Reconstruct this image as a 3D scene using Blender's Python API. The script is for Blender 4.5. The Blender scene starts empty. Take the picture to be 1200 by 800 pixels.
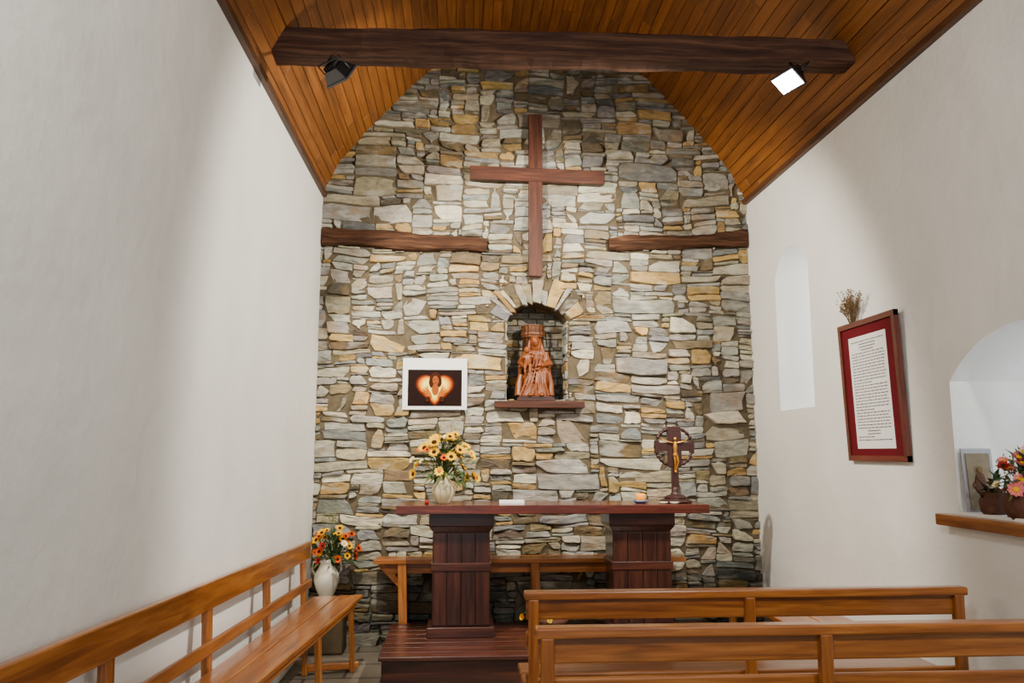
import bpy, bmesh, math, random
from mathutils import Vector, Matrix, noise, Euler
R=random.Random(7)
scene=bpy.context.scene
COL=bpy.context.collection
def lin(c): 
    return tuple((x/12.92 if x<=.04045 else ((x+.055)/1.055)**2.4) for x in c[:3])+(1.0,)

# ------------------------------------------------------------------ mesh builder
class MB:
    def __init__(s): s.v=[];s.f=[];s.m=[];s.sm=[];s.gc=[];s.tint=[];s.mats=[]
    def mat(s,m):
        if m not in s.mats: s.mats.append(m)
        return s.mats.index(m)
    def add(s,vs,fs,m,smooth=False,gc=None,tint=1.0):
        o=len(s.v); mi=s.mat(m)
        if gc is None:
            off=Vector((R.random()*9,R.random()*9,R.random()*9)); gc=[Vector(v)+off for v in vs]
        s.v+= [tuple(v) for v in vs]; s.gc+=[tuple(g) for g in gc]
        s.tint+= [tint]*len(vs)
        for f in fs:
            s.f.append(tuple(i+o for i in f)); s.m.append(mi); s.sm.append(smooth)
    def beam(s,p0,p1,w,h,m,up=(0,0,1),tint=None,h1=None,w1=None):
        p0=Vector(p0);p1=Vector(p1);d=(p1-p0);L=d.length;d.normalize()
        up=Vector(up); side=d.cross(up)
        if side.length<1e-4: side=d.cross(Vector((0,1,0)))
        side.normalize(); u=side.cross(d).normalized()
        h1=h if h1 is None else h1; w1=w if w1 is None else w1
        vs=[];gc=[];off=(R.random()*20,R.random()*20,R.random()*20)
        for p,l,hh,ww in ((p0,0,h,w),(p1,L,h1,w1)):
            for a,b in ((-1,-1),(1,-1),(1,1),(-1,1)):
                vs.append(p+side*(a*ww/2)+u*(b*hh/2)); gc.append((l+off[0],a*ww/2+off[1],b*hh/2+off[2]))
        fs=[(0,1,2,3),(7,6,5,4),(0,4,5,1),(1,5,6,2),(2,6,7,3),(3,7,4,0)]
        fs=[tuple(reversed(f)) for f in fs]
        if tint is None: tint=R.uniform(.85,1.12)
        s.add(vs,fs,m,False,gc,tint)
    def box(s,x0,x1,y0,y1,z0,z1,m,tint=None):
        dx,dy,dz=x1-x0,y1-y0,z1-z0
        cx,cy,cz=(x0+x1)/2,(y0+y1)/2,(z0+z1)/2
        if dx>=dy and dx>=dz: s.beam((x0,cy,cz),(x1,cy,cz),dy,dz,m,tint=tint)
        elif dy>=dz: s.beam((cx,y0,cz),(cx,y1,cz),dx,dz,m,tint=tint)
        else: s.beam((cx,cy,z0),(cx,cy,z1),dx,dy,m,up=(0,1,0),tint=tint)
    def lathe(s,prof,c,m,n=28,M=None,tint=1.0,rib=0,ribn=12):
        vs=[];fs=[]
        M=M or Matrix.Identity(4); c=Vector(c)
        for r,z in prof:
            for i in range(n):
                a=2*math.pi*i/n; rr=r*(1+rib*math.cos(ribn*a))
                vs.append(c+(M@Vector((rr*math.cos(a),rr*math.sin(a),z))))
        k=len(prof)
        for j in range(k-1):
            for i in range(n):
                a=j*n+i;b=j*n+(i+1)%n; fs.append((a,b,b+n,a+n))
        fs.append(tuple(reversed(range(n)))); fs.append(tuple((k-1)*n+i for i in range(n)))
        s.add(vs,fs,m,True,tint=tint)
    def ell(s,c,r,m,M=None,n=14,k=9,tint=1.0):
        vs=[];fs=[];c=Vector(c);M=M or Matrix.Identity(3)
        M=M.to_3x3()
        for j in range(1,k):
            t=math.pi*j/k
            for i in range(n):
                a=2*math.pi*i/n
                vs.append(c+M@Vector((r[0]*math.sin(t)*math.cos(a),r[1]*math.sin(t)*math.sin(a),-r[2]*math.cos(t))))
        b=len(vs); vs.append(c+M@Vector((0,0,-r[2]))); vs.append(c+M@Vector((0,0,r[2])))
        for j in range(k-2):
            for i in range(n):
                a=j*n+i;d=j*n+(i+1)%n; fs.append((a,d,d+n,a+n))
        for i in range(n):
            fs.append((b,(i+1)%n,i)); fs.append((b+1,(k-2)*n+i,(k-2)*n+(i+1)%n))
        s.add(vs,fs,m,True,tint=tint)
    def tube(s,pts,rs,m,n=8,tint=1.0):
        pts=[Vector(p) for p in pts]
        if not hasattr(rs,'__len__'): rs=[rs]*len(pts)
        vs=[];fs=[]
        for i,p in enumerate(pts):
            d=(pts[min(i+1,len(pts)-1)]-pts[max(i-1,0)]).normalized()
            a=d.cross(Vector((0.13,0.2,1)) if abs(d.z)<.9 else Vector((1,.1,0))).normalized(); b=d.cross(a)
            for k in range(n):
                t=2*math.pi*k/n; vs.append(p+a*(rs[i]*math.cos(t))+b*(rs[i]*math.sin(t)))
        for i in range(len(pts)-1):
            for k in range(n):
                q=i*n+k;w=i*n+(k+1)%n; fs.append((q,w,w+n,q+n))
        fs.append(tuple(range(n))[::-1]); fs.append(tuple((len(pts)-1)*n+k for k in range(n)))
        s.add(vs,fs,m,True,tint=tint)
    def poly(s,pts,m,tint=1.0):
        s.add([Vector(p) for p in pts],[tuple(range(len(pts)))],m,False,tint=tint)
    def obj(s,name,bevel=0,parent=None,seg=2):
        me=bpy.data.meshes.new(name); me.from_pydata(s.v,[],s.f); 
        for m in s.mats: me.materials.append(m)
        me.polygons.foreach_set('material_index',s.m); me.polygons.foreach_set('use_smooth',s.sm)
        a=me.attributes.new('gc','FLOAT_VECTOR','POINT'); a.data.foreach_set('vector',[x for g in s.gc for x in g])
        a=me.attributes.new('tint','FLOAT','POINT'); a.data.foreach_set('value',s.tint)
        me.update()
        o=bpy.data.objects.new(name,me); COL.objects.link(o)
        if bevel:
            b=o.modifiers.new('bev','BEVEL'); b.width=bevel; b.segments=seg; b.limit_method='ANGLE'; b.angle_limit=math.radians(40)
        if parent: o.parent=parent
        return o

# ------------------------------------------------------------------ materials
def newmat(name):
    m=bpy.data.materials.new(name); m.use_nodes=True; nt=m.node_tree; b=nt.nodes['Principled BSDF']; return m,nt,b
def simple(name,c,rough=.6,metal=0,emit=None,es=0,var=.12,scale=40,bump=.1,spec=.5):
    m,nt,b=newmat(name); N=nt.nodes;L=nt.links
    n=N.new('ShaderNodeTexNoise'); n.inputs['Scale'].default_value=scale; n.inputs['Detail'].default_value=4
    tc=N.new('ShaderNodeTexCoord'); L.new(tc.outputs['Object'],n.inputs['Vector'])
    mr=N.new('ShaderNodeMapRange'); mr.inputs[3].default_value=1-var; mr.inputs[4].default_value=1+var; L.new(n.outputs['Fac'],mr.inputs[0])
    mx=N.new('ShaderNodeVectorMath'); mx.operation='SCALE'; mx.inputs[0].default_value=lin(c)[:3]; L.new(mr.outputs[0],mx.inputs['Scale'])
    L.new(mx.outputs[0],b.inputs['Base Color']); b.inputs['Roughness'].default_value=rough; b.inputs['Metallic'].default_value=metal
    b.inputs['Specular IOR Level'].default_value=spec
    if bump:
        bp=N.new('ShaderNodeBump'); bp.inputs['Strength'].default_value=bump; bp.inputs['Distance'].default_value=.005
        L.new(n.outputs['Fac'],bp.inputs['Height']); L.new(bp.outputs[0],b.inputs['Normal'])
    if emit: b.inputs['Emission Color'].default_value=lin(emit); b.inputs['Emission Strength'].default_value=es
    return m
def wood(name,c_dark,c_mid,c_light,rough=.35,coat=.0,sx=1.2,sy=16,knots=.3,bump=.15,spec=.5):
    m,nt,b=newmat(name); N=nt.nodes;L=nt.links
    at=N.new('ShaderNodeAttribute'); at.attribute_name='gc'
    mp=N.new('ShaderNodeMapping'); mp.inputs['Scale'].default_value=(sx,sy,sy); L.new(at.outputs['Vector'],mp.inputs['Vector'])
    n=N.new('ShaderNodeTexNoise'); n.inputs['Scale'].default_value=2.2; n.inputs['Detail'].default_value=6; n.inputs['Roughness'].default_value=.6; n.inputs['Distortion'].default_value=.6
    L.new(mp.outputs[0],n.inputs['Vector'])
    cr=N.new('ShaderNodeValToRGB'); e=cr.color_ramp.elements; e[0].position=.3; e[0].color=lin(c_dark); e[1].position=.7; e[1].color=lin(c_light)
    k=e.new(.5); k.color=lin(c_mid); L.new(n.outputs['Fac'],cr.inputs[0])
    mp2=N.new('ShaderNodeMapping'); mp2.inputs['Scale'].default_value=(2.2,7,7); L.new(at.outputs['Vector'],mp2.inputs['Vector'])
    vo=N.new('ShaderNodeTexVoronoi'); vo.inputs['Scale'].default_value=1.0; L.new(mp2.outputs[0],vo.inputs['Vector'])
    mr=N.new('ShaderNodeMapRange'); mr.inputs[1].default_value=.05; mr.inputs[2].default_value=.22; mr.inputs[3].default_value=1-knots; mr.inputs[4].default_value=1; L.new(vo.outputs['Distance'],mr.inputs[0])
    ta=N.new('ShaderNodeAttribute'); ta.attribute_name='tint'
    mu=N.new('ShaderNodeMath'); mu.operation='MULTIPLY'; L.new(ta.outputs['Fac'],mu.inputs[0]); L.new(mr.outputs[0],mu.inputs[1])
    sc=N.new('ShaderNodeVectorMath'); sc.operation='SCALE'; L.new(cr.outputs[0],sc.inputs[0]); L.new(mu.outputs[0],sc.inputs['Scale'])
    L.new(sc.outputs[0],b.inputs['Base Color']); b.inputs['Roughness'].default_value=rough
    b.inputs['Coat Weight'].default_value=coat; b.inputs['Coat Roughness'].default_value=.15; b.inputs['Specular IOR Level'].default_value=spec
    bp=N.new('ShaderNodeBump'); bp.inputs['Strength'].default_value=bump; bp.inputs['Distance'].default_value=.004
    L.new(n.outputs['Fac'],bp.inputs['Height']); L.new(bp.outputs[0],b.inputs['Normal'])
    return m
def S(r,g,b): return (r/255,g/255,b/255)
W_ceil=wood('ceiling_pine',S(98,56,20),S(128,76,28),S(150,94,40),rough=.5,sx=.6,sy=10,knots=.3,spec=.3)
W_trim=wood('trim_wood',S(56,30,12),S(84,48,22),S(104,62,30),rough=.5)
W_beam=wood('old_oak_beam',S(36,22,16),S(64,41,30),S(94,64,46),rough=.8,sx=.8,sy=14,bump=1,spec=.2)
W_pine=wood('varnished_pine',S(118,62,16),S(160,92,32),S(192,122,54),rough=.3,coat=.5,sx=.9,sy=14,knots=.35)
W_cross=wood('cross_wood',S(42,18,8),S(68,33,17),S(90,48,26),rough=.5,spec=.3)
W_altar=wood('altar_dark_wood',S(36,17,12),S(56,27,18),S(78,40,25),rough=.3,coat=.3,sx=.8,sy=12)
W_altop=wood('altar_top_wood',S(60,22,13),S(88,36,23),S(110,50,32),rough=.22,coat=.5)
W_lint=wood('weathered_lintel',S(36,22,14),S(68,43,28),S(98,68,46),rough=.85,bump=1,spec=.15)
W_frame=wood('mahogany_frame',S(62,18,8),S(94,30,16),S(120,46,26),rough=.3,coat=.4)

def plaster(name,c,bump=.3):
    m,nt,b=newmat(name); N=nt.nodes;L=nt.links
    tc=N.new('ShaderNodeTexCoord')
    n1=N.new('ShaderNodeTexNoise'); n1.inputs['Scale'].default_value=1.3; n1.inputs['Detail'].default_value=5
    n2=N.new('ShaderNodeTexNoise'); n2.inputs['Scale'].default_value=9; n2.inputs['Detail'].default_value=6
    n3=N.new('ShaderNodeTexNoise'); n3.inputs['Scale'].default_value=90; n3.inputs['Detail'].default_value=3
    for n in (n1,n2,n3): L.new(tc.outputs['Object'],n.inputs['Vector'])
    cr=N.new('ShaderNodeValToRGB'); e=cr.color_ramp.elements; e[0].position=.3;e[1].position=.7
    e[0].color=lin(tuple(x*.95 for x in c)); e[1].color=lin(c); L.new(n1.outputs['Fac'],cr.inputs[0])
    L.new(cr.outputs[0],b.inputs['Base Color']); b.inputs['Roughness'].default_value=.95; b.inputs['Specular IOR Level'].default_value=.15
    a=N.new('ShaderNodeMath');a.operation='MULTIPLY_ADD';a.inputs[1].default_value=5;L.new(n1.outputs['Fac'],a.inputs[0]);L.new(n2.outputs['Fac'],a.inputs[2])
    a2=N.new('ShaderNodeMath');a2.operation='MULTIPLY_ADD';a2.inputs[1].default_value=.12;L.new(n3.outputs['Fac'],a2.inputs[0]);L.new(a.outputs[0],a2.inputs[2])
    bp=N.new('ShaderNodeBump');bp.inputs['Strength'].default_value=bump;bp.inputs['Distance'].default_value=.02
    L.new(a2.outputs[0],bp.inputs['Height']);L.new(bp.outputs[0],b.inputs['Normal'])
    return m
M_pl=plaster('white_lime_plaster',S(240,238,230))
def stone_mat():
    m,nt,b=newmat('rubble_stone'); N=nt.nodes;L=nt.links
    tc=N.new('ShaderNodeTexCoord'); at=N.new('ShaderNodeAttribute'); at.attribute_name='scol'
    mp=N.new('ShaderNodeMapping'); mp.inputs['Scale'].default_value=(1,1,2.6); L.new(tc.outputs['Object'],mp.inputs[0])
    n1=N.new('ShaderNodeTexNoise'); n1.inputs['Scale'].default_value=10; n1.inputs['Detail'].default_value=10; n1.inputs['Roughness'].default_value=.75; L.new(mp.outputs[0],n1.inputs[0])
    n2=N.new('ShaderNodeTexNoise'); n2.inputs['Scale'].default_value=5; n2.inputs['Detail'].default_value=6; L.new(tc.outputs['Object'],n2.inputs[0])
    n3=N.new('ShaderNodeTexNoise'); n3.inputs['Scale'].default_value=3.4; n3.inputs['Detail'].default_value=7; L.new(mp.outputs[0],n3.inputs[0])
    mr=N.new('ShaderNodeMapRange'); mr.inputs[1].default_value=.3;mr.inputs[2].default_value=.7;mr.inputs[3].default_value=.5;mr.inputs[4].default_value=1.34; L.new(n1.outputs['Fac'],mr.inputs[0])
    sc=N.new('ShaderNodeVectorMath');sc.operation='SCALE';L.new(at.outputs['Color'],sc.inputs[0]);L.new(mr.outputs[0],sc.inputs['Scale'])
    st=N.new('ShaderNodeMapRange'); st.inputs[1].default_value=.54;st.inputs[2].default_value=.74;st.inputs[3].default_value=0;st.inputs[4].default_value=.5;L.new(n2.outputs['Fac'],st.inputs[0])
    mx=N.new('ShaderNodeMixRGB');mx.inputs[2].default_value=lin(S(160,126,76));L.new(st.outputs[0],mx.inputs[0]);L.new(sc.outputs[0],mx.inputs[1])
    st2=N.new('ShaderNodeMapRange'); st2.inputs[1].default_value=.54;st2.inputs[2].default_value=.66;st2.inputs[3].default_value=0;st2.inputs[4].default_value=.5;L.new(n3.outputs['Fac'],st2.inputs[0])
    mx2=N.new('ShaderNodeMixRGB');mx2.inputs[2].default_value=lin(S(200,197,182));L.new(st2.outputs[0],mx2.inputs[0]);L.new(mx.outputs[0],mx2.inputs[1])
    L.new(mx2.outputs[0],b.inputs['Base Color']);b.inputs['Roughness'].default_value=.95;b.inputs['Specular IOR Level'].default_value=.15
    bp=N.new('ShaderNodeBump');bp.inputs['Strength'].default_value=1.0;bp.inputs['Distance'].default_value=.024
    L.new(n1.outputs['Fac'],bp.inputs['Height']);L.new(bp.outputs[0],b.inputs['Normal'])
    return m
M_st=stone_mat()
M_mort=simple('lime_mortar',S(92,81,63),rough=.95,var=.5,scale=22,bump=.9,spec=.1)
M_nich=simple('niche_inner_mortar',S(96,82,62),rough=.95,var=.4,scale=14,bump=1,spec=.1)
def floor_mat():
    m,nt,b=newmat('stone_flag_floor');N=nt.nodes;L=nt.links
    tc=N.new('ShaderNodeTexCoord'); br=N.new('ShaderNodeTexBrick'); br.inputs['Scale'].default_value=1; br.inputs['Brick Width'].default_value=.55;br.inputs['Row Height'].default_value=.38
    br.inputs['Mortar Size'].default_value=.012; br.inputs['Color1'].default_value=lin(S(120,110,94));br.inputs['Color2'].default_value=lin(S(98,90,76));br.inputs['Mortar'].default_value=lin(S(60,54,46))
    L.new(tc.outputs['Object'],br.inputs[0]); n=N.new('ShaderNodeTexNoise');n.inputs['Scale'].default_value=6;n.inputs['Detail'].default_value=6;L.new(tc.outputs['Object'],n.inputs[0])
    mr=N.new('ShaderNodeMapRange');mr.inputs[3].default_value=.7;mr.inputs[4].default_value=1.25;L.new(n.outputs['Fac'],mr.inputs[0])
    sc=N.new('ShaderNodeVectorMath');sc.operation='SCALE';L.new(br.outputs['Color'],sc.inputs[0]);L.new(mr.outputs[0],sc.inputs['Scale']);L.new(sc.outputs[0],b.inputs['Base Color'])
    b.inputs['Roughness'].default_value=.6
    bp=N.new('ShaderNodeBump');bp.inputs['Strength'].default_value=.4;bp.inputs['Distance'].default_value=.01;L.new(n.outputs['Fac'],bp.inputs['Height']);L.new(bp.outputs[0],b.inputs['Normal'])
    return m
M_fl=floor_mat()
M_black=simple('black_metal',S(18,18,20),rough=.4)
M_white=simple('white_ceramic',S(225,216,192),rough=.35,var=.08,bump=.05)
M_cream=simple('cream_ceramic',S(206,194,150),rough=.4,var=.15,scale=12,bump=.05)
M_paper=simple('paper',S(238,236,230),rough=.8,var=.02,bump=0)
M_green=simple('leaf_green',S(44,72,20),rough=.6,var=.3)
M_olive=simple('leaf_olive',S(92,96,36),rough=.7,var=.3)
M_yel=simple('petal_yellow',S(228,172,0),rough=.7,var=.15,spec=.1)
M_pyel=simple('petal_pale_yellow',S(236,206,44),rough=.7,spec=.1)
M_whp=simple('petal_white',S(236,226,190),rough=.7,spec=.1)
M_org=simple('petal_orange',S(212,80,6),rough=.7,spec=.1)
M_red=simple('petal_red',S(150,22,18),rough=.6,spec=.2)
M_pink=simple('petal_pink',S(224,120,116),rough=.6,spec=.2)
M_brn=simple('seed_brown',S(48,24,8),rough=.9,spec=.1)
M_dry=simple('dry_twig',S(110,84,50),rough=.9)
M_gold=simple('gilt_bronze',S(190,130,50),rough=.35,metal=.8,var=.1)
M_bronze=simple('dark_bronze',S(56,28,24),rough=.4,metal=.2,var=.2)
M_redmat=simple('crimson_mat',S(98,14,24),rough=.8,var=.08,spec=.2)
M_ink=simple('ink',S(90,86,82),rough=.9,var=0,bump=0)
M_wick=simple('wick',S(20,12,8))
M_candle=simple('amber_candle',S(250,160,40),rough=.4,emit=S(255,140,30),es=.7)
M_dish=simple('blue_dish',S(90,110,150),rough=.3)
M_wicker=simple('wicker',S(82,44,24),rough=.8,var=.4,scale=60,bump=.6)
M_sock=simple('socket_plastic',S(205,198,182),rough=.5,var=.02,bump=0)

# ------------------------------------------------------------------ room dims
XL,XR,YB,YF=-1.262,2.635,7.1,-1.6
CX=(XL+XR)/2
PROF=[(1.95,3.91),(1.80,4.22),(1.495,4.60),(1.2,4.92),(.91,5.21),(.55,5.42),(0,5.50)]
def prof_z(h):
    h=abs(h)
    for (a,za),(b,zb) in zip(PROF,PROF[1:]):
        if b<=h<=a: return za+(zb-za)*(a-h)/(a-b)
    return 3.8
b=MB(); b.box(XL-.1,XR+.6,YF,YB+.1,-.1,0,M_fl,tint=1); b.obj('floor')
b=MB(); b.box(XL-.3,XL,YF,YB+.4,0,4.1,M_pl,tint=1); b.obj('wall_left')
def arch_loop(y0,y1,z0,zs,za,n=14):
    w=(y1-y0)/2; sg=za-zs; rad=(w*w+sg*sg)/(2*sg); cz=za-rad; cy=(y0+y1)/2
    a0=math.asin(min(1,w/rad)); 
    if sg>w: a0=math.pi-a0
    pts=[(y0,z0),(y1,z0)]
    for i in range(n+1):
        a=a0-2*a0*i/n; pts.append((cy+rad*math.sin(a),cz+rad*math.cos(a)))
    return pts
slit=arch_loop(5.84,6.49,1.94,3.03,3.25)
nich=arch_loop(3.02,4.17,1.29,1.98,2.22,18)
def wall_right():
    bm=bmesh.new()
    outer=[(YF,0),(YB+.4,0),(YB+.4,4.1),(YF,4.1)]
    edges=[]
    def loop(pts,x):
        vs=[bm.verts.new((x,y,z)) for y,z in pts]
        return vs,[bm.edges.new((vs[i],vs[(i+1)%len(vs)])) for i in range(len(vs))]
    _,e=loop(outer,XR); edges+=e
    holes=[]
    for h in (slit,nich):
        v,e=loop(h,XR); edges+=e; holes.append(v)
    bmesh.ops.triangle_fill(bm,use_beauty=True,edges=edges)
    for h,v,d,k in ((slit,holes[0],.45,.86),(nich,holes[1],.55,.94)):
        cy=sum(p[0] for p in h)/len(h)
        w2=[bm.verts.new((XR+d,cy+(y-cy)*k,z)) for y,z in h]
        for i in range(len(v)):
            j=(i+1)%len(v); bm.faces.new((v[i],v[j],w2[j],w2[i]))
    bmesh.ops.recalc_face_normals(bm,faces=bm.faces)
    me=bpy.data.meshes.new('wall_right'); bm.to_mesh(me); me.materials.append(M_pl)
    o=bpy.data.objects.new('wall_right',me); COL.objects.link(o)
wall_right()
def arc_pts():
    left=[(CX-h,z) for h,z in PROF]; right=[(CX+h,z) for h,z in reversed(PROF[:-1])]
    return left+right
P=arc_pts()
def resample(P,step):
    seg=[Vector(p) for p in P]; L=[0]
    for a,c in zip(seg,seg[1:]): L.append(L[-1]+(c-a).length)
    n=round(L[-1]/step); res=[]
    for i in range(n+1):
        t=L[-1]*i/n
        for k in range(len(L)-1):
            if L[k]<=t<=L[k+1]+1e-6:
                u=(t-L[k])/(L[k+1]-L[k]); res.append(seg[k].lerp(seg[k+1],u)); break
    return res
pts=resample(P,.088)
b=MB()
for p,q in zip(pts,pts[1:]):
    d=(q-p).normalized(); nrm=Vector((-d.y,d.x))
    if nrm.y<0: nrm=-nrm
    mid=(p+q)/2+nrm*.012; w=(q-p).length-.003
    ys=[YF]; y=YF+R.uniform(.3,2.4)
    while y<YB-.2: ys.append(y); y+=R.choice([1.8,2.2,2.6])
    ys.append(YB+.15)
    for a,c in zip(ys,ys[1:]):
        b.beam((mid.x,a+.0005,mid.y),(mid.x,c-.0005,mid.y),w,.022,W_ceil,up=(nrm.x,0,nrm.y),tint=R.uniform(.84,1.12))
ou=[]
for i,p in enumerate(pts):
    c=Vector((CX,3.6)); dd=(p-c).normalized(); ou.append(p+dd*.035)
vs=[];fs=[]
for i,p in enumerate(ou): vs+=[(p.x,YF,p.y),(p.x,YB+.2,p.y)]
for i in range(len(ou)-1): fs.append((2*i,2*i+1,2*i+3,2*i+2))
b.add(vs,fs,W_beam,tint=.6)
b.obj('ceiling',bevel=.004,seg=1)
b=MB(); b.beam((XL+.015,YF,3.905),(XL+.015,YB-.02,3.905),.045,.05,W_trim); b.obj('trim_1',bevel=.004)
b=MB(); b.beam((XR-.015,YF,3.905),(XR-.015,YB-.02,3.905),.045,.05,W_trim); b.obj('trim_2',bevel=.004)
def rough_beam(name,x0,x1,yc,w,zfun,m,n=60,amp=.012,seed=3,round_=.02):
    b=MB(); vs=[];fs=[];gc=[];q=round_
    for i in range(n+1):
        t=i/n; x=x0+(x1-x0)*t; zb,zt=zfun(t)
        sec=[(-w/2,zb+q),(-w/2+q,zb),(w/2-q,zb),(w/2,zb+q),(w/2,zt-q),(w/2-q,zt),(-w/2+q,zt),(-w/2,zt-q)]
        for k,(yy,z) in enumerate(sec):
            nv=noise.noise_vector(Vector((x*2.2+seed,k*.9,seed)))+.6*noise.noise_vector(Vector((x*9+seed,k*1.9,seed)))
            vs.append((x,yc+yy+nv.y*amp,z+nv.z*amp)); gc.append((x+seed,yy,z))
    for i in range(n):
        for k in range(8):
            a=i*8+k;c=i*8+(k+1)%8; fs.append((a,a+8,c+8,c))
    fs.append(tuple(range(8)));fs.append(tuple(n*8+k for k in range(8))[::-1])
    b.add(vs,fs,m,False,gc,1.0); return b.obj(name)
rough_beam('ceiling_tie_beam',XL+.05,XR-.03,4.85,.19,lambda t:(4.05+.055*t,4.235+.03*t+.015*math.sin(t*3)),W_beam,amp=.014)

# ------------------------------------------------------------------ back wall
NX0,NX1,NZ0,NZS,NZA=.39,.95,2.06,2.78,2.94
NR=.325; NC=(.67,2.615)
def in_niche(x,z,g=0):
    if NX0-g<x<NX1+g and NZ0-g<z<NZS: return True
    return z>=NZS-.001 and (x-NC[0])**2+(z-NC[1])**2<(NR+g)**2
def in_vous(x,z):
    dx,dz=x-NC[0],z-NC[1]; r=math.hypot(dx,dz)
    return r<.53+.03*math.sin(9*math.atan2(dx,dz)) and dz>0 and abs(math.atan2(dx,dz))<math.radians(63) 
lintL=lambda t:(3.43-.05*t+.015*math.sin(t*9),3.585-.06*t)
lintR=lambda t:(3.43+.05*t,3.53+.09*t+.015*math.sin(t*8))
def in_lint(x,z):
    if x<.23:
        t=(x+1.262)/1.49; a,c=lintL(t); return a-.005<z<c+.005
    if x>1.32:
        t=(x-1.33)/1.31; a,c=lintR(t); return a-.005<z<c+.005
    return False
def warp(x,z):
    n=noise.noise_vector(Vector((x*1.1,z*1.9,3.1))); m=noise.noise_vector(Vector((x*3.2,z*6,9.3))); q=noise.noise_vector(Vector((x*8,z*16,1.7)))
    return x+.05*n.x+.012*m.x+.004*q.x, z+.055*n.y+.020*m.y+.005*q.y
cw,ch=.027,.0160
nx=int((XR-XL+.3)/cw); nz=int(5.65/ch)
occ=[[0]*nx for _ in range(nz)]
for j in range(nz):
    for i in range(nx):
        x,z=warp(XL-.15+(i+.5)*cw,(j+.5)*ch-.02)
        if in_niche(x,z,.0) or in_vous(x,z) or in_lint(x,z) or z>prof_z(x-CX)+.12: occ[j][i]=2
svs=[];sfs=[];scol=[]
PAL=[(S(152,148,136),26),(S(132,132,126),13),(S(166,155,130),21),(S(194,186,162),15),(S(180,148,92),10),(S(128,111,83),8),(S(104,94,77),6),(S(168,163,148),18),(S(194,162,100),4)]
pw=[w for _,w in PAL]
def add_stone(outline,dep,colr):
    n=len(outline); cx=sum(p[0] for p in outline)/n; cz=sum(p[1] for p in outline)/n
    w=max(p[0] for p in outline)-min(p[0] for p in outline); h=max(p[1] for p in outline)-min(p[1] for p in outline)
    tx=R.uniform(-.09,.09); tz=R.uniform(-.22,.22); o=len(svs)
    ins=.0035; sx=max(.3,(w-2*ins)/w); sz=max(.3,(h-2*ins)/h)
    sx2=max(.2,(w-9*ins)/w); sz2=max(.2,(h-6*ins)/h)
    rings=[(1.02,1.02,.015,0),(1.0,1.0,-dep*.65,.3),(sx,sz,-dep*.95,.8),(sx2,sz2,-dep,1)]
    cd=R.random()*50
    for ax,az,y,k in rings:
        for x,z in outline:
            xx=cx+(x-cx)*ax; zz=cz+(z-cz)*az
            nn=noise.noise(Vector((xx*16,zz*26,cd)))*.017*k
            svs.append((xx,YB+y+(tx*(xx-cx)+tz*(zz-cz))*k+nn,zz)); scol.append(colr)
    svs.append((cx,YB-dep-R.uniform(-.004,.005),cz)); scol.append(colr)
    for r in range(3):
        for i in range(n):
            a=o+r*n+i;c=o+r*n+(i+1)%n; sfs.append((a,c,c+n,a+n))
    for i in range(n): sfs.append((o+3*n+i,o+3*n+(i+1)%n,o+4*n))
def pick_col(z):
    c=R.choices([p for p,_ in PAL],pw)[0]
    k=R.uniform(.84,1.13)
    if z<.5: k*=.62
    elif z>3.6: k*=max(.74,1-.16*(z-3.6))  # upper stones painted darker with height, standing in for weaker light
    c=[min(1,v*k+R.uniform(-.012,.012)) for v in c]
    return lin([max(0,v) for v in c])
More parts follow.
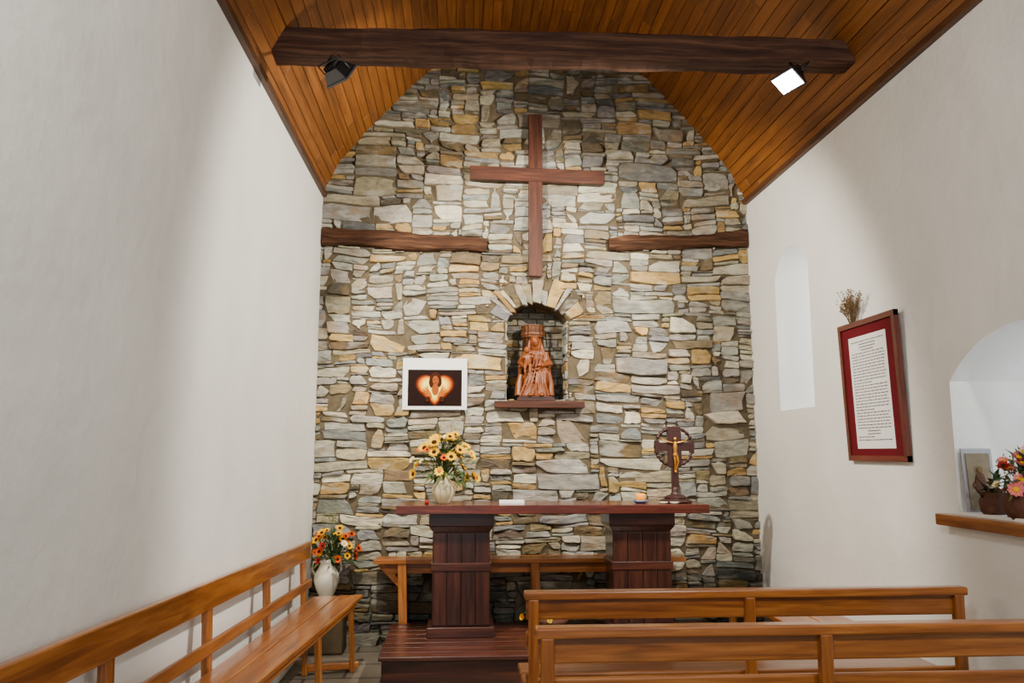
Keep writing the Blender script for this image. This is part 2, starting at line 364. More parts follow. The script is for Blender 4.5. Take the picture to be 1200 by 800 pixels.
for j in range(nz):
    i=0
    while i<nx:
        if occ[j][i]: i+=1; continue
        run=0
        while i+run<nx and not occ[j][i+run]: run+=1
        h=R.choices([1,2,3,4,5,6,7,9,11],[2.4,6.5,7,5.5,3.8,2.6,1.8,1.2,.5])[0]
        w=int(h*ch*R.uniform(2.0,6.2)/cw)+1; w=max(4,min(w,21)); 
        if h<=2: w=max(w,R.randint(4,12))
        if run-w<3: w=run
        w=min(w,run)
        if w>23: w=run//2
        if w<=2: h=min(h,R.choice([1,2,3]))
        hh=1
        while hh<h and j+hh<nz and all(occ[j+hh][i+q]==0 for q in range(w)): hh+=1
        for a in range(hh):
            for q in range(w): occ[j+a][i+q]=1
        x0=XL-.15+i*cw; x1=x0+w*cw; z0=j*ch-.02; z1=z0+hh*ch
        g=R.uniform(.0005,.004); x0+=g;x1-=g;z0+=g*.6;z1-=g*.6
        W=x1-x0;H=z1-z0; m=min(W,H)
        def cc(): return R.choice([.0,.08,.2,.5,.95])*R.random()*m
        def cz_(): return R.choice([.0,.08,.2,.42])*R.random()*m
        c0=(x0+cc(),z0+cz_()*.6);c1=(x1-cc(),z0+cz_()*.6);c2=(x1-cc(),z1-cz_());c3=(x0+cc(),z1-cz_())
        ring=[]
        for p,q,ns,edge in ((c0,c1,4,'b'),(c1,c2,2,'r'),(c2,c3,4,'t'),(c3,c0,2,'l')):
            for s_ in range(ns):
                t=s_/ns if s_==0 else (s_+R.uniform(-.3,.3))/ns
                px=p[0]+(q[0]-p[0])*t; pz=p[1]+(q[1]-p[1])*t
                if s_>0:
                    out=R.uniform(-.05,.16)*m
                    if edge=='b': pz=max(z0-.001,pz-out)
                    if edge=='t': pz=min(z1+.001,pz+out)
                    if edge=='r': px=min(x1+.001,px+out*2.2)
                    if edge=='l': px=max(x0-.001,px-out*2.2)
                ring.append((px,pz))
        out=[];n_=len(ring)
        corners={0,4,6,10}
        for k,(px,pz) in enumerate(ring):
            if k in corners:
                a_=ring[k-1]; c_=ring[(k+1)%n_]; f1=min(.35,.004/max(1e-4,math.dist((px,pz),a_)))*R.uniform(.6,2); f2=min(.35,.005/max(1e-4,math.dist((px,pz),c_)))*R.uniform(.6,2)
                out.append((px+(a_[0]-px)*f1,pz+(a_[1]-pz)*f1)); out.append((px+(c_[0]-px)*f2,pz+(c_[1]-pz)*f2))
            else: out.append((px,pz))
        out=[warp(*p) for p in out]
        dep=R.choice([R.uniform(.010,.020),R.uniform(.018,.048)])+(.03 if z0<.5 else 0)
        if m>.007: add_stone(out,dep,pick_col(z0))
        i+=w
nv=13
a=-math.radians(62); tot=math.radians(124)
ws=[R.uniform(.45,1.7) for _ in range(nv)]; sw=sum(ws)
def pt(r,t): return (NC[0]+r*math.sin(t),NC[1]+r*math.cos(t))
for k in range(nv):
    a1=a+tot*ws[k]/sw; g=.008; ro=.525+R.uniform(-.10,.05); ri=NR+R.uniform(-.025,.02); tw=R.uniform(-.07,.07)
    out=[]
    for s_ in range(4): out.append(pt(ri+(ro-ri)*s_/3,a+g*1.2+tw*s_/6+R.uniform(-.016,.016)))
    for s_ in range(4): out.append(pt(ro+R.uniform(-.035,.012)-(ro-ri)*s_/3,a1-g*.8+tw*(3-s_)/6+R.uniform(-.016,.016)))
    out.reverse()
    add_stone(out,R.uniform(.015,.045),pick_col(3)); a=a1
ND=.31
def niche_stones():
    z=NZ0
    while z<NZA:
        h=R.uniform(.03,.08); x=NX0-.02
        while x<NX1:
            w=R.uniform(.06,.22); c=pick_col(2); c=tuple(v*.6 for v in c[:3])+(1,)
            x2=min(x+w,NX1+.02); z2=z+h; g=.003
            outl=[(x+g,z+g),((x+x2)/2,z+R.uniform(0,.006)),(x2-g,z+g),(x2-g*2,z2-g),((x+x2)/2,z2-R.uniform(.001,.008)),(x+g,z2-g)]
            if in_niche((x+x2)/2,(z+z2)/2,.02):
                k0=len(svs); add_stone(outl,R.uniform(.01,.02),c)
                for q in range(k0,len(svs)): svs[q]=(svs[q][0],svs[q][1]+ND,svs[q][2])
            x=x2
        z+=h
niche_stones()
def jamb_stones():
    for side in (-1,1):
        z=NZ0
        while z<NZS-.02:
            h=R.uniform(.035,.10); y=0.0
            while y<ND-.02:
                w=R.uniform(.10,.26); y2=min(y+w,ND); z2=min(z+h,NZS); g=.003; c=pick_col(2)
                cx_=(y+y2)/2
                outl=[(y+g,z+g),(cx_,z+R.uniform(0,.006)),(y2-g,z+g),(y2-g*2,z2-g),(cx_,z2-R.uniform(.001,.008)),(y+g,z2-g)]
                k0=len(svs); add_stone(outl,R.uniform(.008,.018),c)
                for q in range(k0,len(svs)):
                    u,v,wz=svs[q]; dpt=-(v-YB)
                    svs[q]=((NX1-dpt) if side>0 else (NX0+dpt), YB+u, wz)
                y=y2
            z+=h
jamb_stones()
me=bpy.data.meshes.new('wall_back'); 
bm=bmesh.new()
for v in svs: bm.verts.new(v)
bm.verts.ensure_lookup_table()
for f in sfs:
    try: bm.faces.new([bm.verts[i] for i in f])
    except ValueError: pass
bmesh.ops.recalc_face_normals(bm,faces=bm.faces)
b2=bmesh.new()
def loop2(pts,y):
    vs=[b2.verts.new((x,y,z)) for x,z in pts]; return vs,[b2.edges.new((vs[i],vs[(i+1)%len(vs)])) for i in range(len(vs))]
hole=arch_loop(NX0,NX1,NZ0,NZS,NZA,14)
o1,e1=loop2([(XL-.2,0),(XR+.2,0),(XR+.2,5.7),(XL-.2,5.7)],YB); o2,e2=loop2(hole,YB)
bmesh.ops.triangle_fill(b2,use_beauty=True,edges=e1+e2)
w2=[b2.verts.new((v.co.x,YB+ND,v.co.z)) for v in o2]
for i in range(len(o2)):
    j=(i+1)%len(o2); f=b2.faces.new((o2[i],o2[j],w2[j],w2[i])); f.material_index=1
f=b2.faces.new(w2); f.material_index=1
bmesh.ops.recalc_face_normals(b2,faces=b2.faces)
bm.to_mesh(me)
ca=me.attributes.new('scol','FLOAT_COLOR','POINT'); ca.data.foreach_set('color',[x for c in scol for x in c])
me.materials.append(M_st)
wb=bpy.data.objects.new('wall_back',me); COL.objects.link(wb)
me2=bpy.data.meshes.new('mortar_backing'); b2.to_mesh(me2); me2.materials.append(M_mort); me2.materials.append(M_nich)
mo=bpy.data.objects.new('mortar_backing',me2); COL.objects.link(mo); mo.parent=wb
rough_beam('embedded_lintel',XL+.01,.22,YB-.01,.14,lintL,W_lint,seed=11,amp=.02)
rough_beam('embedded_lintel.001',1.33,XR-.01,YB-.01,.12,lintR,W_lint,seed=17,amp=.02)
b=MB(); b.beam((.655,YB-.08,3.16),(.658,YB-.08,4.68),.125,.06,W_cross,up=(0,1,0),tint=1.0)
b.beam((.06,YB-.09,4.11),(1.29,YB-.09,4.085),.062,.125,W_cross,tint=.95)
b.obj('wooden_wall_cross',bevel=.005)
b=MB(); b.box(.29,1.08,YB-.13,YB-.0,1.985,2.045,W_cross); b.obj('niche_ledge_shelf',bevel=.005)
def poster():
    b=MB(); y=YB-.06; x0,x1,z0,z1=-.512,.049,1.97,2.42
    b.box(x0,x1,y,y+.012,z0,z1,M_paper)
    pd=simple('print_black_brown',S(26,8,3),rough=.6,bump=0,spec=.1)
    ix0,ix1,iz0,iz1=x0+.045,x1-.045,z0+.03,z1-.10
    y-=.0015; b.poly([(ix0,y,iz0),(ix1,y,iz0),(ix1,y,iz1),(ix0,y,iz1)],pd)
    cx=(ix0+ix1)/2; cz=iz0+.155
    ramp=[S(60,16,0),S(104,34,0),S(150,62,0),S(200,100,0),S(230,138,2),S(244,172,14),S(252,204,50),S(255,226,100)]
    for k,c in enumerate(ramp):
        y-=.0006; sc=.0122-.0007*k
        mm=simple('print_glow_%d'%k,c,rough=.6,var=.03,bump=0,spec=.1); pts=[]
        for i in range(40):
            t=2*math.pi*i/40
            hx=16*math.sin(t)**3; hz=13*math.cos(t)-5*math.cos(2*t)-2*math.cos(3*t)-math.cos(4*t)
            # soften the heart towards a round glow
            hx=.72*hx+.28*15*math.sin(t); hz=.72*hz+.28*13*math.cos(t)
            pts.append((min(ix1,max(ix0,cx-hx*sc*.9)),y,min(iz1,max(iz0,cz+.01+hz*sc*.85))))
        pts.reverse()
        b.poly(pts,mm)
    def ell(px,pz,rx,rz,m,rot=0):
        nonlocal y; y-=.0006
        b.poly([(px+rx*math.cos(t)*math.cos(rot)-rz*math.sin(t)*math.sin(rot),y,pz+rx*math.cos(t)*math.sin(rot)+rz*math.sin(t)*math.cos(rot)) for t in [2*math.pi*i/24 for i in range(24)]],m)
    md=simple('print_dark',S(56,22,6),rough=.6,bump=0,spec=.1); mh=simple('print_skin',S(150,76,20),rough=.6,bump=0,spec=.1); ml=simple('print_skin_light',S(176,92,22),rough=.6,bump=0,spec=.1)
    ell(cx+.005,cz+.085,.05,.058,md); ell(cx-.028,cz+.055,.024,.05,md); ell(cx+.036,cz+.06,.024,.05,md)
    ell(cx+.006,cz+.07,.027,.04,mh,.1)
    ell(cx+.004,cz-.01,.03,.05,mh)
    for px_ in (-.006,.018): ell(cx+px_,cz+.077,.005,.003,md)
    ell(cx+.006,cz+.05,.009,.003,md)
    for sgn in (-1,1):
        ell(cx+sgn*.05,cz-.045,.016,.042,ml,sgn*-.5)
        for q in range(4): ell(cx+sgn*(.062+.010*q),cz-.012*q,.005,.03,ml,sgn*(-.35-.25*q))
        ell(cx+sgn*.06,cz-.095,.02,.026,md,sgn*.5)
    b.obj('heart_poster')
poster()

# ------------------------------------------------------------------ altar
b=MB(); b.box(-.52,2.0,5.66,6.72,.03,.24,W_altar,tint=1.1)
for i in range(8):
    y0=5.64+i*.1355; b.box(-.54,2.02,y0,y0+.132,.215,.245,W_altar,tint=R.uniform(1.3,1.9))
b.box(-.50,1.98,5.7,6.7,0,.05,W_altar)
b.obj('altar_platform',bevel=.006)
b=MB()
for k in range(4):
    y0=6.08+k*.135; b.box(-.475,1.885,y0,y0+.1345,1.145,1.21,W_altop,tint=R.uniform(.92,1.08))
for x0,x1 in ((-.235,.255),(1.13,1.64)):
    b.box(x0,x1,6.17,6.55,1.05,1.146,W_altar)
    c=(x0+x1)/2; hw=(x1-x0)/2
    b.beam((c,6.36,1.05),(c,6.36,1.0),2*hw,.38,W_altar,up=(0,1,0),w1=2*hw-.07,h1=.32)
    b.box(x0+.03,x1-.03,6.2,6.52,.32,1.02,W_altar,tint=.9)
    for q in range(4):
        xx=x0+.03+q*(x1-x0-.06)/4; b.box(xx+.002,xx+(x1-x0-.06)/4-.002,6.19,6.2,.33,1.0,W_altar,tint=R.uniform(.8,1.3))
    b.box(x0+.02,x1-.02,6.183,6.53,.72,.78,W_altar,tint=1.2)
    b.box(x0-.005,x1+.005,6.165,6.55,.246,.32,W_altar)
b.obj('wooden_altar',bevel=.006)
b=MB(); b.box(-.70,1.88,6.76,7.0,.70,.735,W_pine)
b.box(-.62,1.8,6.86,6.9,.61,.69,W_pine)
for x in (-.47,.62,1.7): b.beam((x,6.8,.70),(x+.02,6.80,0.0),.055,.07,W_pine,up=(1,0,0)); b.beam((x,6.96,.70),(x,6.96,.0),.055,.05,W_pine,up=(1,0,0))
b.beam((-.66,6.88,.69),(-.47,6.88,.5),.03,.05,W_pine)
b.obj('back_bench',bevel=.004)

# ------------------------------------------------------------------ pews
def pew(name,x0,x1,yb,zt):
    b=MB()
    b.beam((x0-.01,yb,zt-.02),(x1+.01,yb,zt-.02),.07,.04,W_pine,tint=1.05)
    b.beam((x0,yb+.005,zt-.085),(x1,yb+.005,zt-.085),.026,.10,W_pine,tint=.95)
    b.beam((x0,yb+.03,zt-.235),(x1,yb+.03,zt-.235),.024,.085,W_pine,tint=.95)
    b.beam((x0,yb+.05,zt-.42),(x1,yb+.05,zt-.42),.03,.06,W_pine)
    xs=[x0+.035,x0+(x1-x0)*.5,x1-.035]
    sz=zt-.46
    for x in xs:
        b.beam((x,yb-.012,zt-.035),(x,yb-.0,.0),.045,.05,W_pine,up=(1,0,0))
        b.beam((x,yb+.44,sz),(x,yb+.47,0),.045,.06,W_pine,up=(1,0,0))
        b.beam((x,yb+.0,sz-.05),(x,yb+.46,sz-.05),.04,.07,W_pine)
        b.beam((x,yb-.02,.1),(x,yb+.47,.1),.035,.05,W_pine)
    b.beam((x0-.01,yb+.16,sz),(x1+.01,yb+.16,sz),.19,.028,W_pine)
    b.beam((x0-.01,yb+.37,sz),(x1+.01,yb+.37,sz),.2,.028,W_pine)
    b.beam((x0+.03,yb+.42,.12),(x1-.03,yb+.42,.12),.03,.06,W_pine)
    b.obj(name,bevel=.008)
pew('church_pew',.32,2.5,3.98,.94)
pew('church_pew.001',.295,2.5,3.13,.95)
def lerp(a,c,t): return Vector(a).lerp(Vector(c),t)
b=MB()
RF=Vector((-1.15,6.35,.93)); RN=Vector((-1.21,1.9,1.06))
SF=Vector((-.733,6.38,.53)); SN=Vector((-.97,1.9,.665))
SBF=Vector((-1.10,6.3,.53)); SBN=Vector((-1.19,1.9,.665))
b.beam(RF-Vector((0,0,.065)),RN-Vector((0,0,.065)),.035,.13,W_pine,tint=.92)
b.beam(SBF+Vector((-.02,0,.10)),SBN+Vector((-.0,0,.10)),.025,.06,W_pine,tint=.9)
def plank(a0,a1,c0,c1,th,m):
    vs=[];gc=[]
    o=R.random()*10
    for dz in (0,th):
        for p,l in ((a0,0),(c0,0),(c1,4),(a1,4)):
            vs.append(p-Vector((0,0,dz)));gc.append((l+o,p.x,p.z-dz))
    b.add(vs,[(3,2,1,0),(4,5,6,7),(0,1,5,4),(1,2,6,5),(2,3,7,6),(3,0,4,7)],m,False,gc,R.uniform(.9,1.05))
plank(SBF,SBN,lerp(SBF,SF,.49),lerp(SBN,SN,.49),.028,W_pine)
plank(lerp(SBF,SF,.51),lerp(SBN,SN,.51),SF,SN,.028,W_pine)
b.beam(SF+Vector((-.05,-.08,-.055)),SN+Vector((-.05,0,-.055)),.025,.05,W_pine)
for t in (.03,.27,.52,.76,.97):
    r=lerp(RF,RN,t)+Vector((-.02,0,0)); s0=lerp(SBF,SBN,t); f=lerp(SF,SN,t)
    b.beam(r+Vector((0,0,-.02)),Vector((s0.x-.01,s0.y,0)),.07,.035,W_pine,up=(1,0,0))
    b.beam(f+Vector((-.07,0,-.03)),Vector((f.x-.04,f.y,0)),.07,.035,W_pine,up=(1,0,0))
    b.beam(s0+Vector((0,0,-.06)),f+Vector((-.04,0,-.06)),.03,.06,W_pine)
    b.beam(Vector((s0.x,s0.y,.05)),Vector((f.x-.0,f.y,.05)),.03,.05,W_pine)
b.obj('wall_bench',bevel=.007)
b=MB(); b.box(2.12,2.36,5.0,6.7,.47,.5,W_pine); b.box(2.37,2.6,5.0,6.7,.47,.5,W_pine)
for y in (5.15,6.5):
    for x in (2.17,2.54): b.box(x-.025,x+.025,y-.025,y+.025,0,.47,W_pine)
    b.box(2.15,2.56,y-.015,y+.015,.4,.47,W_pine)
b.obj('side_bench',bevel=.005)

# ------------------------------------------------------------------ flowers
def basis(n):
    n=Vector(n).normalized(); a=n.cross(Vector((.1,.3,1)) if abs(n.z)<.9 else Vector((1,0,0))).normalized(); return n,a,n.cross(a)
def flower(b,c,n,r,mp,mc,np_=12,cr=.35,cup=.25):
    c=Vector(c);n,a,d=basis(n)
    for layer in (0,1):
        for i in range(np_):
            t=2*math.pi*(i+.5*layer)/np_+R.uniform(-.1,.1); u=a*math.cos(t)+d*math.sin(t); v=n.cross(u)
            rr=r*R.uniform(.85,1.05)*(1-.15*layer); w=rr*2.4/np_+.002
            cu=cup*(1+layer*.8)
            p0=c+u*(r*cr*.6); p1=c+u*rr*.6+n*(rr*cu*.4); p2=c+u*rr+n*(rr*cu)
            b.add([p0-v*w*.4,p0+v*w*.4,p1+v*w,p2,p1-v*w],[(0,1,2,3,4)],mp,False)
    M=Matrix((a,d,n)).transposed()
    b.ell(c+n*(r*.08),(r*cr,r*cr,r*cr*.45),mc,M,n=10,k=6)
def leaf(b,p,d,L,w,m,droop=.3):
    p=Vector(p);d=Vector(d).normalized(); s=d.cross(Vector((0,0,1))); 
    if s.length<.05: s=Vector((1,0,0))
    s.normalize(); up=s.cross(d)
    q1=p+d*L*.4+up*.02; q2=p+d*L-Vector((0,0,droop*L))
    if q2.x<XL+.01: return
    b.add([p,q1-s*w/2-up*.004,q2,q1+s*w/2-up*.004,q1+up*.004],[(0,1,4),(1,2,4),(2,3,4),(3,0,4)],m,True)
def bouquet(b,c,rx,ry,h,specs,nleaf=30,zmin=0):
    c=Vector(c)
    for (mp,mc,cnt,r,np_) in specs:
        for i in range(cnt):
            a=R.uniform(0,2*math.pi); e=R.uniform(zmin,1.45)
            p=c+Vector((rx*math.cos(a)*math.cos(e),ry*math.sin(a)*math.cos(e),h*(.15+.85*math.sin(e))))
            p=c+(p-c)*R.uniform(.7,1.0)
            p.x=max(p.x,XL+.05); p.y=min(p.y,YB-.07)
            n=(p-c).normalized()+Vector((0,-.7,.1))
            b.tube([c-Vector((0,0,.03)),c+(p-c)*.5+Vector((0,0,.02)),p-n.normalized()*.01],.0025,M_green,n=5)
            flower(b,p,n,r*R.uniform(.8,1.2),mp,mc,np_)
    for i in range(nleaf):
        a=R.uniform(0,2*math.pi); e=R.uniform(zmin,1.3)
        d=Vector((math.cos(a)*math.cos(e)*rx,math.sin(a)*math.cos(e)*ry,math.sin(e)*h+.02)); p=c+d*R.uniform(.25,.75)
        leaf(b,p,d,R.uniform(.06,.13),R.uniform(.018,.035),R.choice([M_green,M_green,M_olive]))
def twigs(b,c,n,L,spread,m,base=.0015):
    c=Vector(c)
    for i in range(n):
        d=Vector((R.uniform(-spread,spread),R.uniform(-spread,spread)*.5,1)).normalized(); l=L*R.uniform(.6,1)
        p=[c,c+d*l*.5+Vector((R.uniform(-.01,.01),0,0)),c+d*l+Vector((R.uniform(-.03,.03),R.uniform(-.02,.02),0))]
        if p[2].x<XL+.04: continue
        b.tube(p,[base,base*.8,base*.5],m,n=4)
        for k in range(5):
            q=p[1].lerp(p[2],R.random()); e=q+(d+Vector((R.uniform(-.8,.8),R.uniform(-.8,.8),.2))).normalized()*l*.15
            b.tube([q,e],[base*.6,base*.4],m,n=4); b.ell(e,(.004,.004,.005),m,n=6,k=4)
b=MB(); vx,vy,vz=-.13,6.33,1.21
b.lathe([(.045,0),(.052,.01),(.075,.05),(.088,.09),(.083,.13),(.06,.165),(.045,.19),(.052,.215),(.046,.213),(.036,.19)],(vx,vy,vz),M_cream,rib=.03,ribn=10)
b.tube([(vx+.05,vy,vz+.195),(vx+.1,vy,vz+.2),(vx+.115,vy,vz+.15),(vx+.085,vy,vz+.09)],.009,M_cream)
bouquet(b,(vx,vy,vz+.2),.27,.18,.36,[(M_yel,M_brn,20,.052,14),(M_pyel,M_org,15,.042,10),(M_whp,M_yel,4,.036,9),(M_org,M_brn,3,.03,10)],130,zmin=-.2)
twigs(b,(vx,vy,vz+.22),16,.44,.6,M_olive)
for k in range(10): leaf(b,(vx,vy,vz+.3),(R.uniform(-1,1),-.1,R.uniform(.3,1.3)),R.uniform(.24,.34),.016,M_olive,droop=.15)
b.obj('sunflower_vase')
b=MB(); b.box(-1.24,-.93,6.74,7.0,0,.43,M_nich); b.obj('stone_plinth',bevel=.02)
b=MB(); vx,vy,vz=-1.09,6.87,.43; k_=.92
b.lathe([(r*k_,z*k_) for r,z in [(.06,0),(.065,.015),(.09,.07),(.112,.14),(.105,.2),(.075,.25),(.058,.29),(.07,.33),(.062,.328),(.05,.29)]],(vx,vy,vz),M_white)
for sx in (-1,1): b.tube([(vx+sx*.055,vy,vz+.28),(vx+sx*.11,vy,vz+.28),(vx+sx*.12,vy,vz+.22),(vx+sx*.09,vy,vz+.17)],.009,M_white)
bouquet(b,(vx+.06,vy-.03,vz+.28),.23,.12,.30,[(M_yel,M_brn,17,.036,11),(M_org,M_brn,14,.034,10),(M_red,M_brn,6,.03,10),(M_whp,M_yel,4,.03,9)],90,zmin=-.15)
twigs(b,(vx-.0,vy,vz+.33),9,.5,.25,M_olive)
b.obj('flower_urn')
b=MB(); b.lathe([(.08,0),(.12,.05),(.13,.08),(.11,.08)],(.72,6.45,.245),M_wicker)
bouquet(b,(.72,6.45,.31),.26,.12,.10,[(M_yel,M_org,12,.035,10),(M_pyel,M_yel,12,.03,9)],40,zmin=0)
b.obj('low_flower_arrangement')
b=MB(); b.lathe([(.035,0),(.055,.012),(.062,.022),(.056,.02),(.03,.012)],(1.40,6.28,1.21),M_dish)
b.lathe([(.03,0),(.038,.05),(.034,.062),(.0,.056)],(1.40,6.28,1.222),M_candle); b.tube([(1.4,6.28,1.27),(1.4,6.28,1.29)],.0015,M_wick,n=5)
b.obj('votive_candle')
b=MB(); b.lathe([(.02,0),(.032,.008),(.034,.014),(.03,.012)],(1.56,6.2,1.21),M_white); b.lathe([(.02,0),(.032,.008),(.034,.014),(.03,.012)],(1.64,6.18,1.21),M_white); b.obj('altar_saucers')
b=MB()
for i in range(4): b.beam((.3,6.28+.004*i,1.214+.006*i),(.49,6.27+.006*i,1.214+.006*i),.13,.005,M_paper)
b.obj('prayer_booklets')
b=MB(); b.lathe([(.012,0),(.016,.012),(.014,.03),(.0,.034)],(-.255,6.25,1.21),M_red,n=12); b.obj('red_votive_light')
b=MB(); cx,cy,cz=1.69,6.33,1.21
b.lathe([(.125,0),(.13,.012),(.12,.022),(.085,.03),(.09,.042),(.07,.055),(.04,.065),(.028,.085),(.03,.1),(.02,.12)],(cx,cy,cz),M_bronze)
b.box(cx-.028,cx+.028,cy-.014,cy+.014,cz+.10,cz+.58,M_bronze)
b.box(cx-.14,cx+.14,cy-.014,cy+.014,cz+.40,cz+.47,M_bronze)
for (ax,az,dx_,dz_) in ((0,.575,.05,.02),(-.14,.435,.018,.05),(.14,.435,.018,.05)):
    b.box(cx+ax-dx_,cx+ax+dx_,cy-.018,cy+.018,cz+az-dz_,cz+az+dz_,M_bronze)
b.box(cx-.055,cx+.055,cy-.017,cy+.017,cz+.28,cz+.57,M_bronze)
ring=[(cx+.15*math.cos(t),cy,cz+.435+.15*math.sin(t)) for t in [2*math.pi*i/40 for i in range(41)]]
b.tube(ring,.012,M_bronze,n=8)
for i in range(24):
    t=2*math.pi*i/24; b.ell((cx+.15*math.cos(t),cy,cz+.435+.15*math.sin(t)),(.017,.017,.017),M_bronze,n=6,k=5)
yy=cy-.028
b.ell((cx,yy-.005,cz+.495),(.012,.012,.016),M_gold,n=10,k=8)
b.tube([(cx,yy,cz+.475),(cx,yy,cz+.44),(cx,yy,cz+.40),(cx,yy,cz+.375)],[.009,.019,.014,.017],M_gold)
for s_ in (-1,1):
    b.tube([(cx+s_*.012,yy,cz+.465),(cx+s_*.05,yy,cz+.472),(cx+s_*.095,yy+.008,cz+.49)],[.008,.0065,.005],M_gold)
    b.ell((cx+s_*.1,yy+.01,cz+.493),(.008,.004,.006),M_gold,n=6,k=5)
    b.tube([(cx+s_*.008,yy,cz+.38),(cx+s_*.012+.008,yy-.01,cz+.32),(cx+s_*.004,yy+.004,cz+.255),(cx+s_*.004,yy-.006,cz+.235)],[.011,.009,.0065,.005],M_gold)
b.lathe([(.017,0),(.02,.012),(.018,.03)],(cx,yy,cz+.355),M_gold,n=10)
b.obj('altar_crucifix',bevel=.003)

# ------------------------------------------------------------------ statue
def statue_mat(name,cd,cl):
    m,nt,b=newmat(name);N=nt.nodes;L=nt.links
    g=N.new('ShaderNodeNewGeometry'); tc=N.new('ShaderNodeTexCoord'); mp=N.new('ShaderNodeMapping'); mp.inputs['Scale'].default_value=(40,40,6); L.new(tc.outputs['Object'],mp.inputs[0])
    n=N.new('ShaderNodeTexNoise'); n.inputs['Scale'].default_value=1.5; L.new(mp.outputs[0],n.inputs[0])
    cr=N.new('ShaderNodeValToRGB'); e=cr.color_ramp.elements; e[0].position=.44;e[0].color=lin(cd);e[1].position=.57;e[1].color=lin(cl); L.new(g.outputs['Pointiness'],cr.inputs[0])  # folds painted darker, ridges lighter: shade put into the wood colour
    mr=N.new('ShaderNodeMapRange');mr.inputs[3].default_value=.6;mr.inputs[4].default_value=1.25;L.new(n.outputs['Fac'],mr.inputs[0])
    sc=N.new('ShaderNodeVectorMath');sc.operation='SCALE';L.new(cr.outputs[0],sc.inputs[0]);L.new(mr.outputs[0],sc.inputs['Scale']);L.new(sc.outputs[0],b.inputs['Base Color'])
    b.inputs['Roughness'].default_value=.38
    return m
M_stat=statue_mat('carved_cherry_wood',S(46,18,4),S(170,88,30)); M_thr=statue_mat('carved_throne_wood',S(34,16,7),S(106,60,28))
root=bpy.data.objects.new('madonna_statue',None); COL.objects.link(root); root.location=(.655,YB+.085,2.048)
b=MB(); O=M_stat
RT=Matrix.Rotation(-.2,3,'Y')
b.ell((0.01,0,.36),(.085,.06,.12),O)
b.ell((0.0,-.045,.545),(.037,.042,.052),O,RT)
b.ell((0.012,-.012,.52),(.056,.048,.082),O,RT); b.tube([(.01,0,.43),(.0,-.02,.5)],.026,O)
b.ell((.01,.0,.43),(.1,.05,.05),O)
for s_ in (-1,1):
    b.tube([(.01+s_*.045,.01,.26),(.01+s_*.06,-.1,.255)],[.06,.05],O,n=12)
    b.tube([(.01+s_*.06,-.1,.26),(.0+s_*.055,-.1,.15),(-.01+s_*.06,-.105,.04)],[.05,.052,.062],O,n=12)
    b.ell((s_*.05,-.15,.055),(.026,.04,.018),O)
    b.tube([(.005+s_*.042,-.02,.56),(.01+s_*.062,-.02,.47),(.01+s_*.085,-.015,.39),(.01+s_*.105,-.02,.29)],[.014,.02,.024,.028],O)
b.tube([(.10,0,.44),(.135,-.04,.34),(.05,-.12,.32)],[.034,.032,.022],O); b.tube([(-.07,0,.44),(-.125,-.05,.35),(-.10,-.12,.31)],[.034,.032,.022],O)
b.ell((.035,-.135,.32),(.022,.014,.014),O); b.ell((-.095,-.13,.31),(.022,.014,.014),O)
for k in range(10):
    x=-.115+k*.025; b.tube([(x*.6+.02,-.14,.27-.01*(k%3)),(x*.8+.01*math.sin(k*2),-.147-.006*(k%2),.16),(x*1.12-.01,-.143,.045)],[.006,.009,.011],O,n=6)
for k in range(6): b.tube([(.12-.01*k,-.03-.02*k,.38-.035*k),(.03,-.13,.29-.03*k),(-.09,-.145,.26-.04*k)],[.006,.009,.007],O,n=6)
for k in range(4): b.tube([(.07-.03*k,-.05,.43),(.05-.03*k,-.07,.37),(.03-.025*k,-.09,.31)],[.005,.008,.006],O,n=6)
b.tube([(-.12,-.05,.24),(-.14,-.06,.15),(-.14,-.07,.05)],[.03,.035,.045],O,n=10); b.tube([(.12,-.04,.26),(.14,-.05,.15),(.135,-.07,.05)],[.03,.032,.038],O,n=10)
b.ell((-.07,-.12,.37),(.036,.03,.06),O); b.ell((-.075,-.13,.455),(.028,.028,.033),O)
b.tube([(-.095,-.13,.4),(-.125,-.14,.37),(-.11,-.165,.39)],[.014,.012,.009],O); b.tube([(-.045,-.13,.4),(-.02,-.15,.39)],[.014,.009],O)
b.tube([(-.055,-.13,.33),(-.05,-.185,.31),(-.055,-.19,.25)],[.02,.017,.012],O); b.tube([(-.09,-.13,.33),(-.095,-.185,.31),(-.10,-.19,.25)],[.02,.017,.012],O)
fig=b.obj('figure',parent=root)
rm=fig.modifiers.new('rm','REMESH'); rm.mode='VOXEL'; rm.voxel_size=.0035; rm.use_smooth_shade=True
sm=fig.modifiers.new('sm','SMOOTH'); sm.iterations=3; sm.factor=.5
b=MB(); dy=.105
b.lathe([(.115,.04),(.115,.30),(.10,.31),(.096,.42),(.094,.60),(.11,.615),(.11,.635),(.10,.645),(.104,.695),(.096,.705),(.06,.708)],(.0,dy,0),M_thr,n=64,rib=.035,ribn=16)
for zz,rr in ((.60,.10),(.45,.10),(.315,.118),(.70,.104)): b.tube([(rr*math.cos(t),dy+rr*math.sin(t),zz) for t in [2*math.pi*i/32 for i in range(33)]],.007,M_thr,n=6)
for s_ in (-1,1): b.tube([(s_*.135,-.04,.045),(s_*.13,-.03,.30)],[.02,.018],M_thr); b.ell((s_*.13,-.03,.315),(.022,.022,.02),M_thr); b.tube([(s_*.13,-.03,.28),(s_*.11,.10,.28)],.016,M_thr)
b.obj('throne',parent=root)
b=MB()
b.ell((-.012,-.089,.543),(.006,.009,.013),O,n=8,k=6)
for s_ in (-1,1): b.ell((-.01+s_*.015,-.082,.555),(.006,.003,.003),M_wick,n=8,k=5); b.ell((-.075+s_*.01,-.157,.46),(.004,.002,.002),M_wick,n=8,k=5)
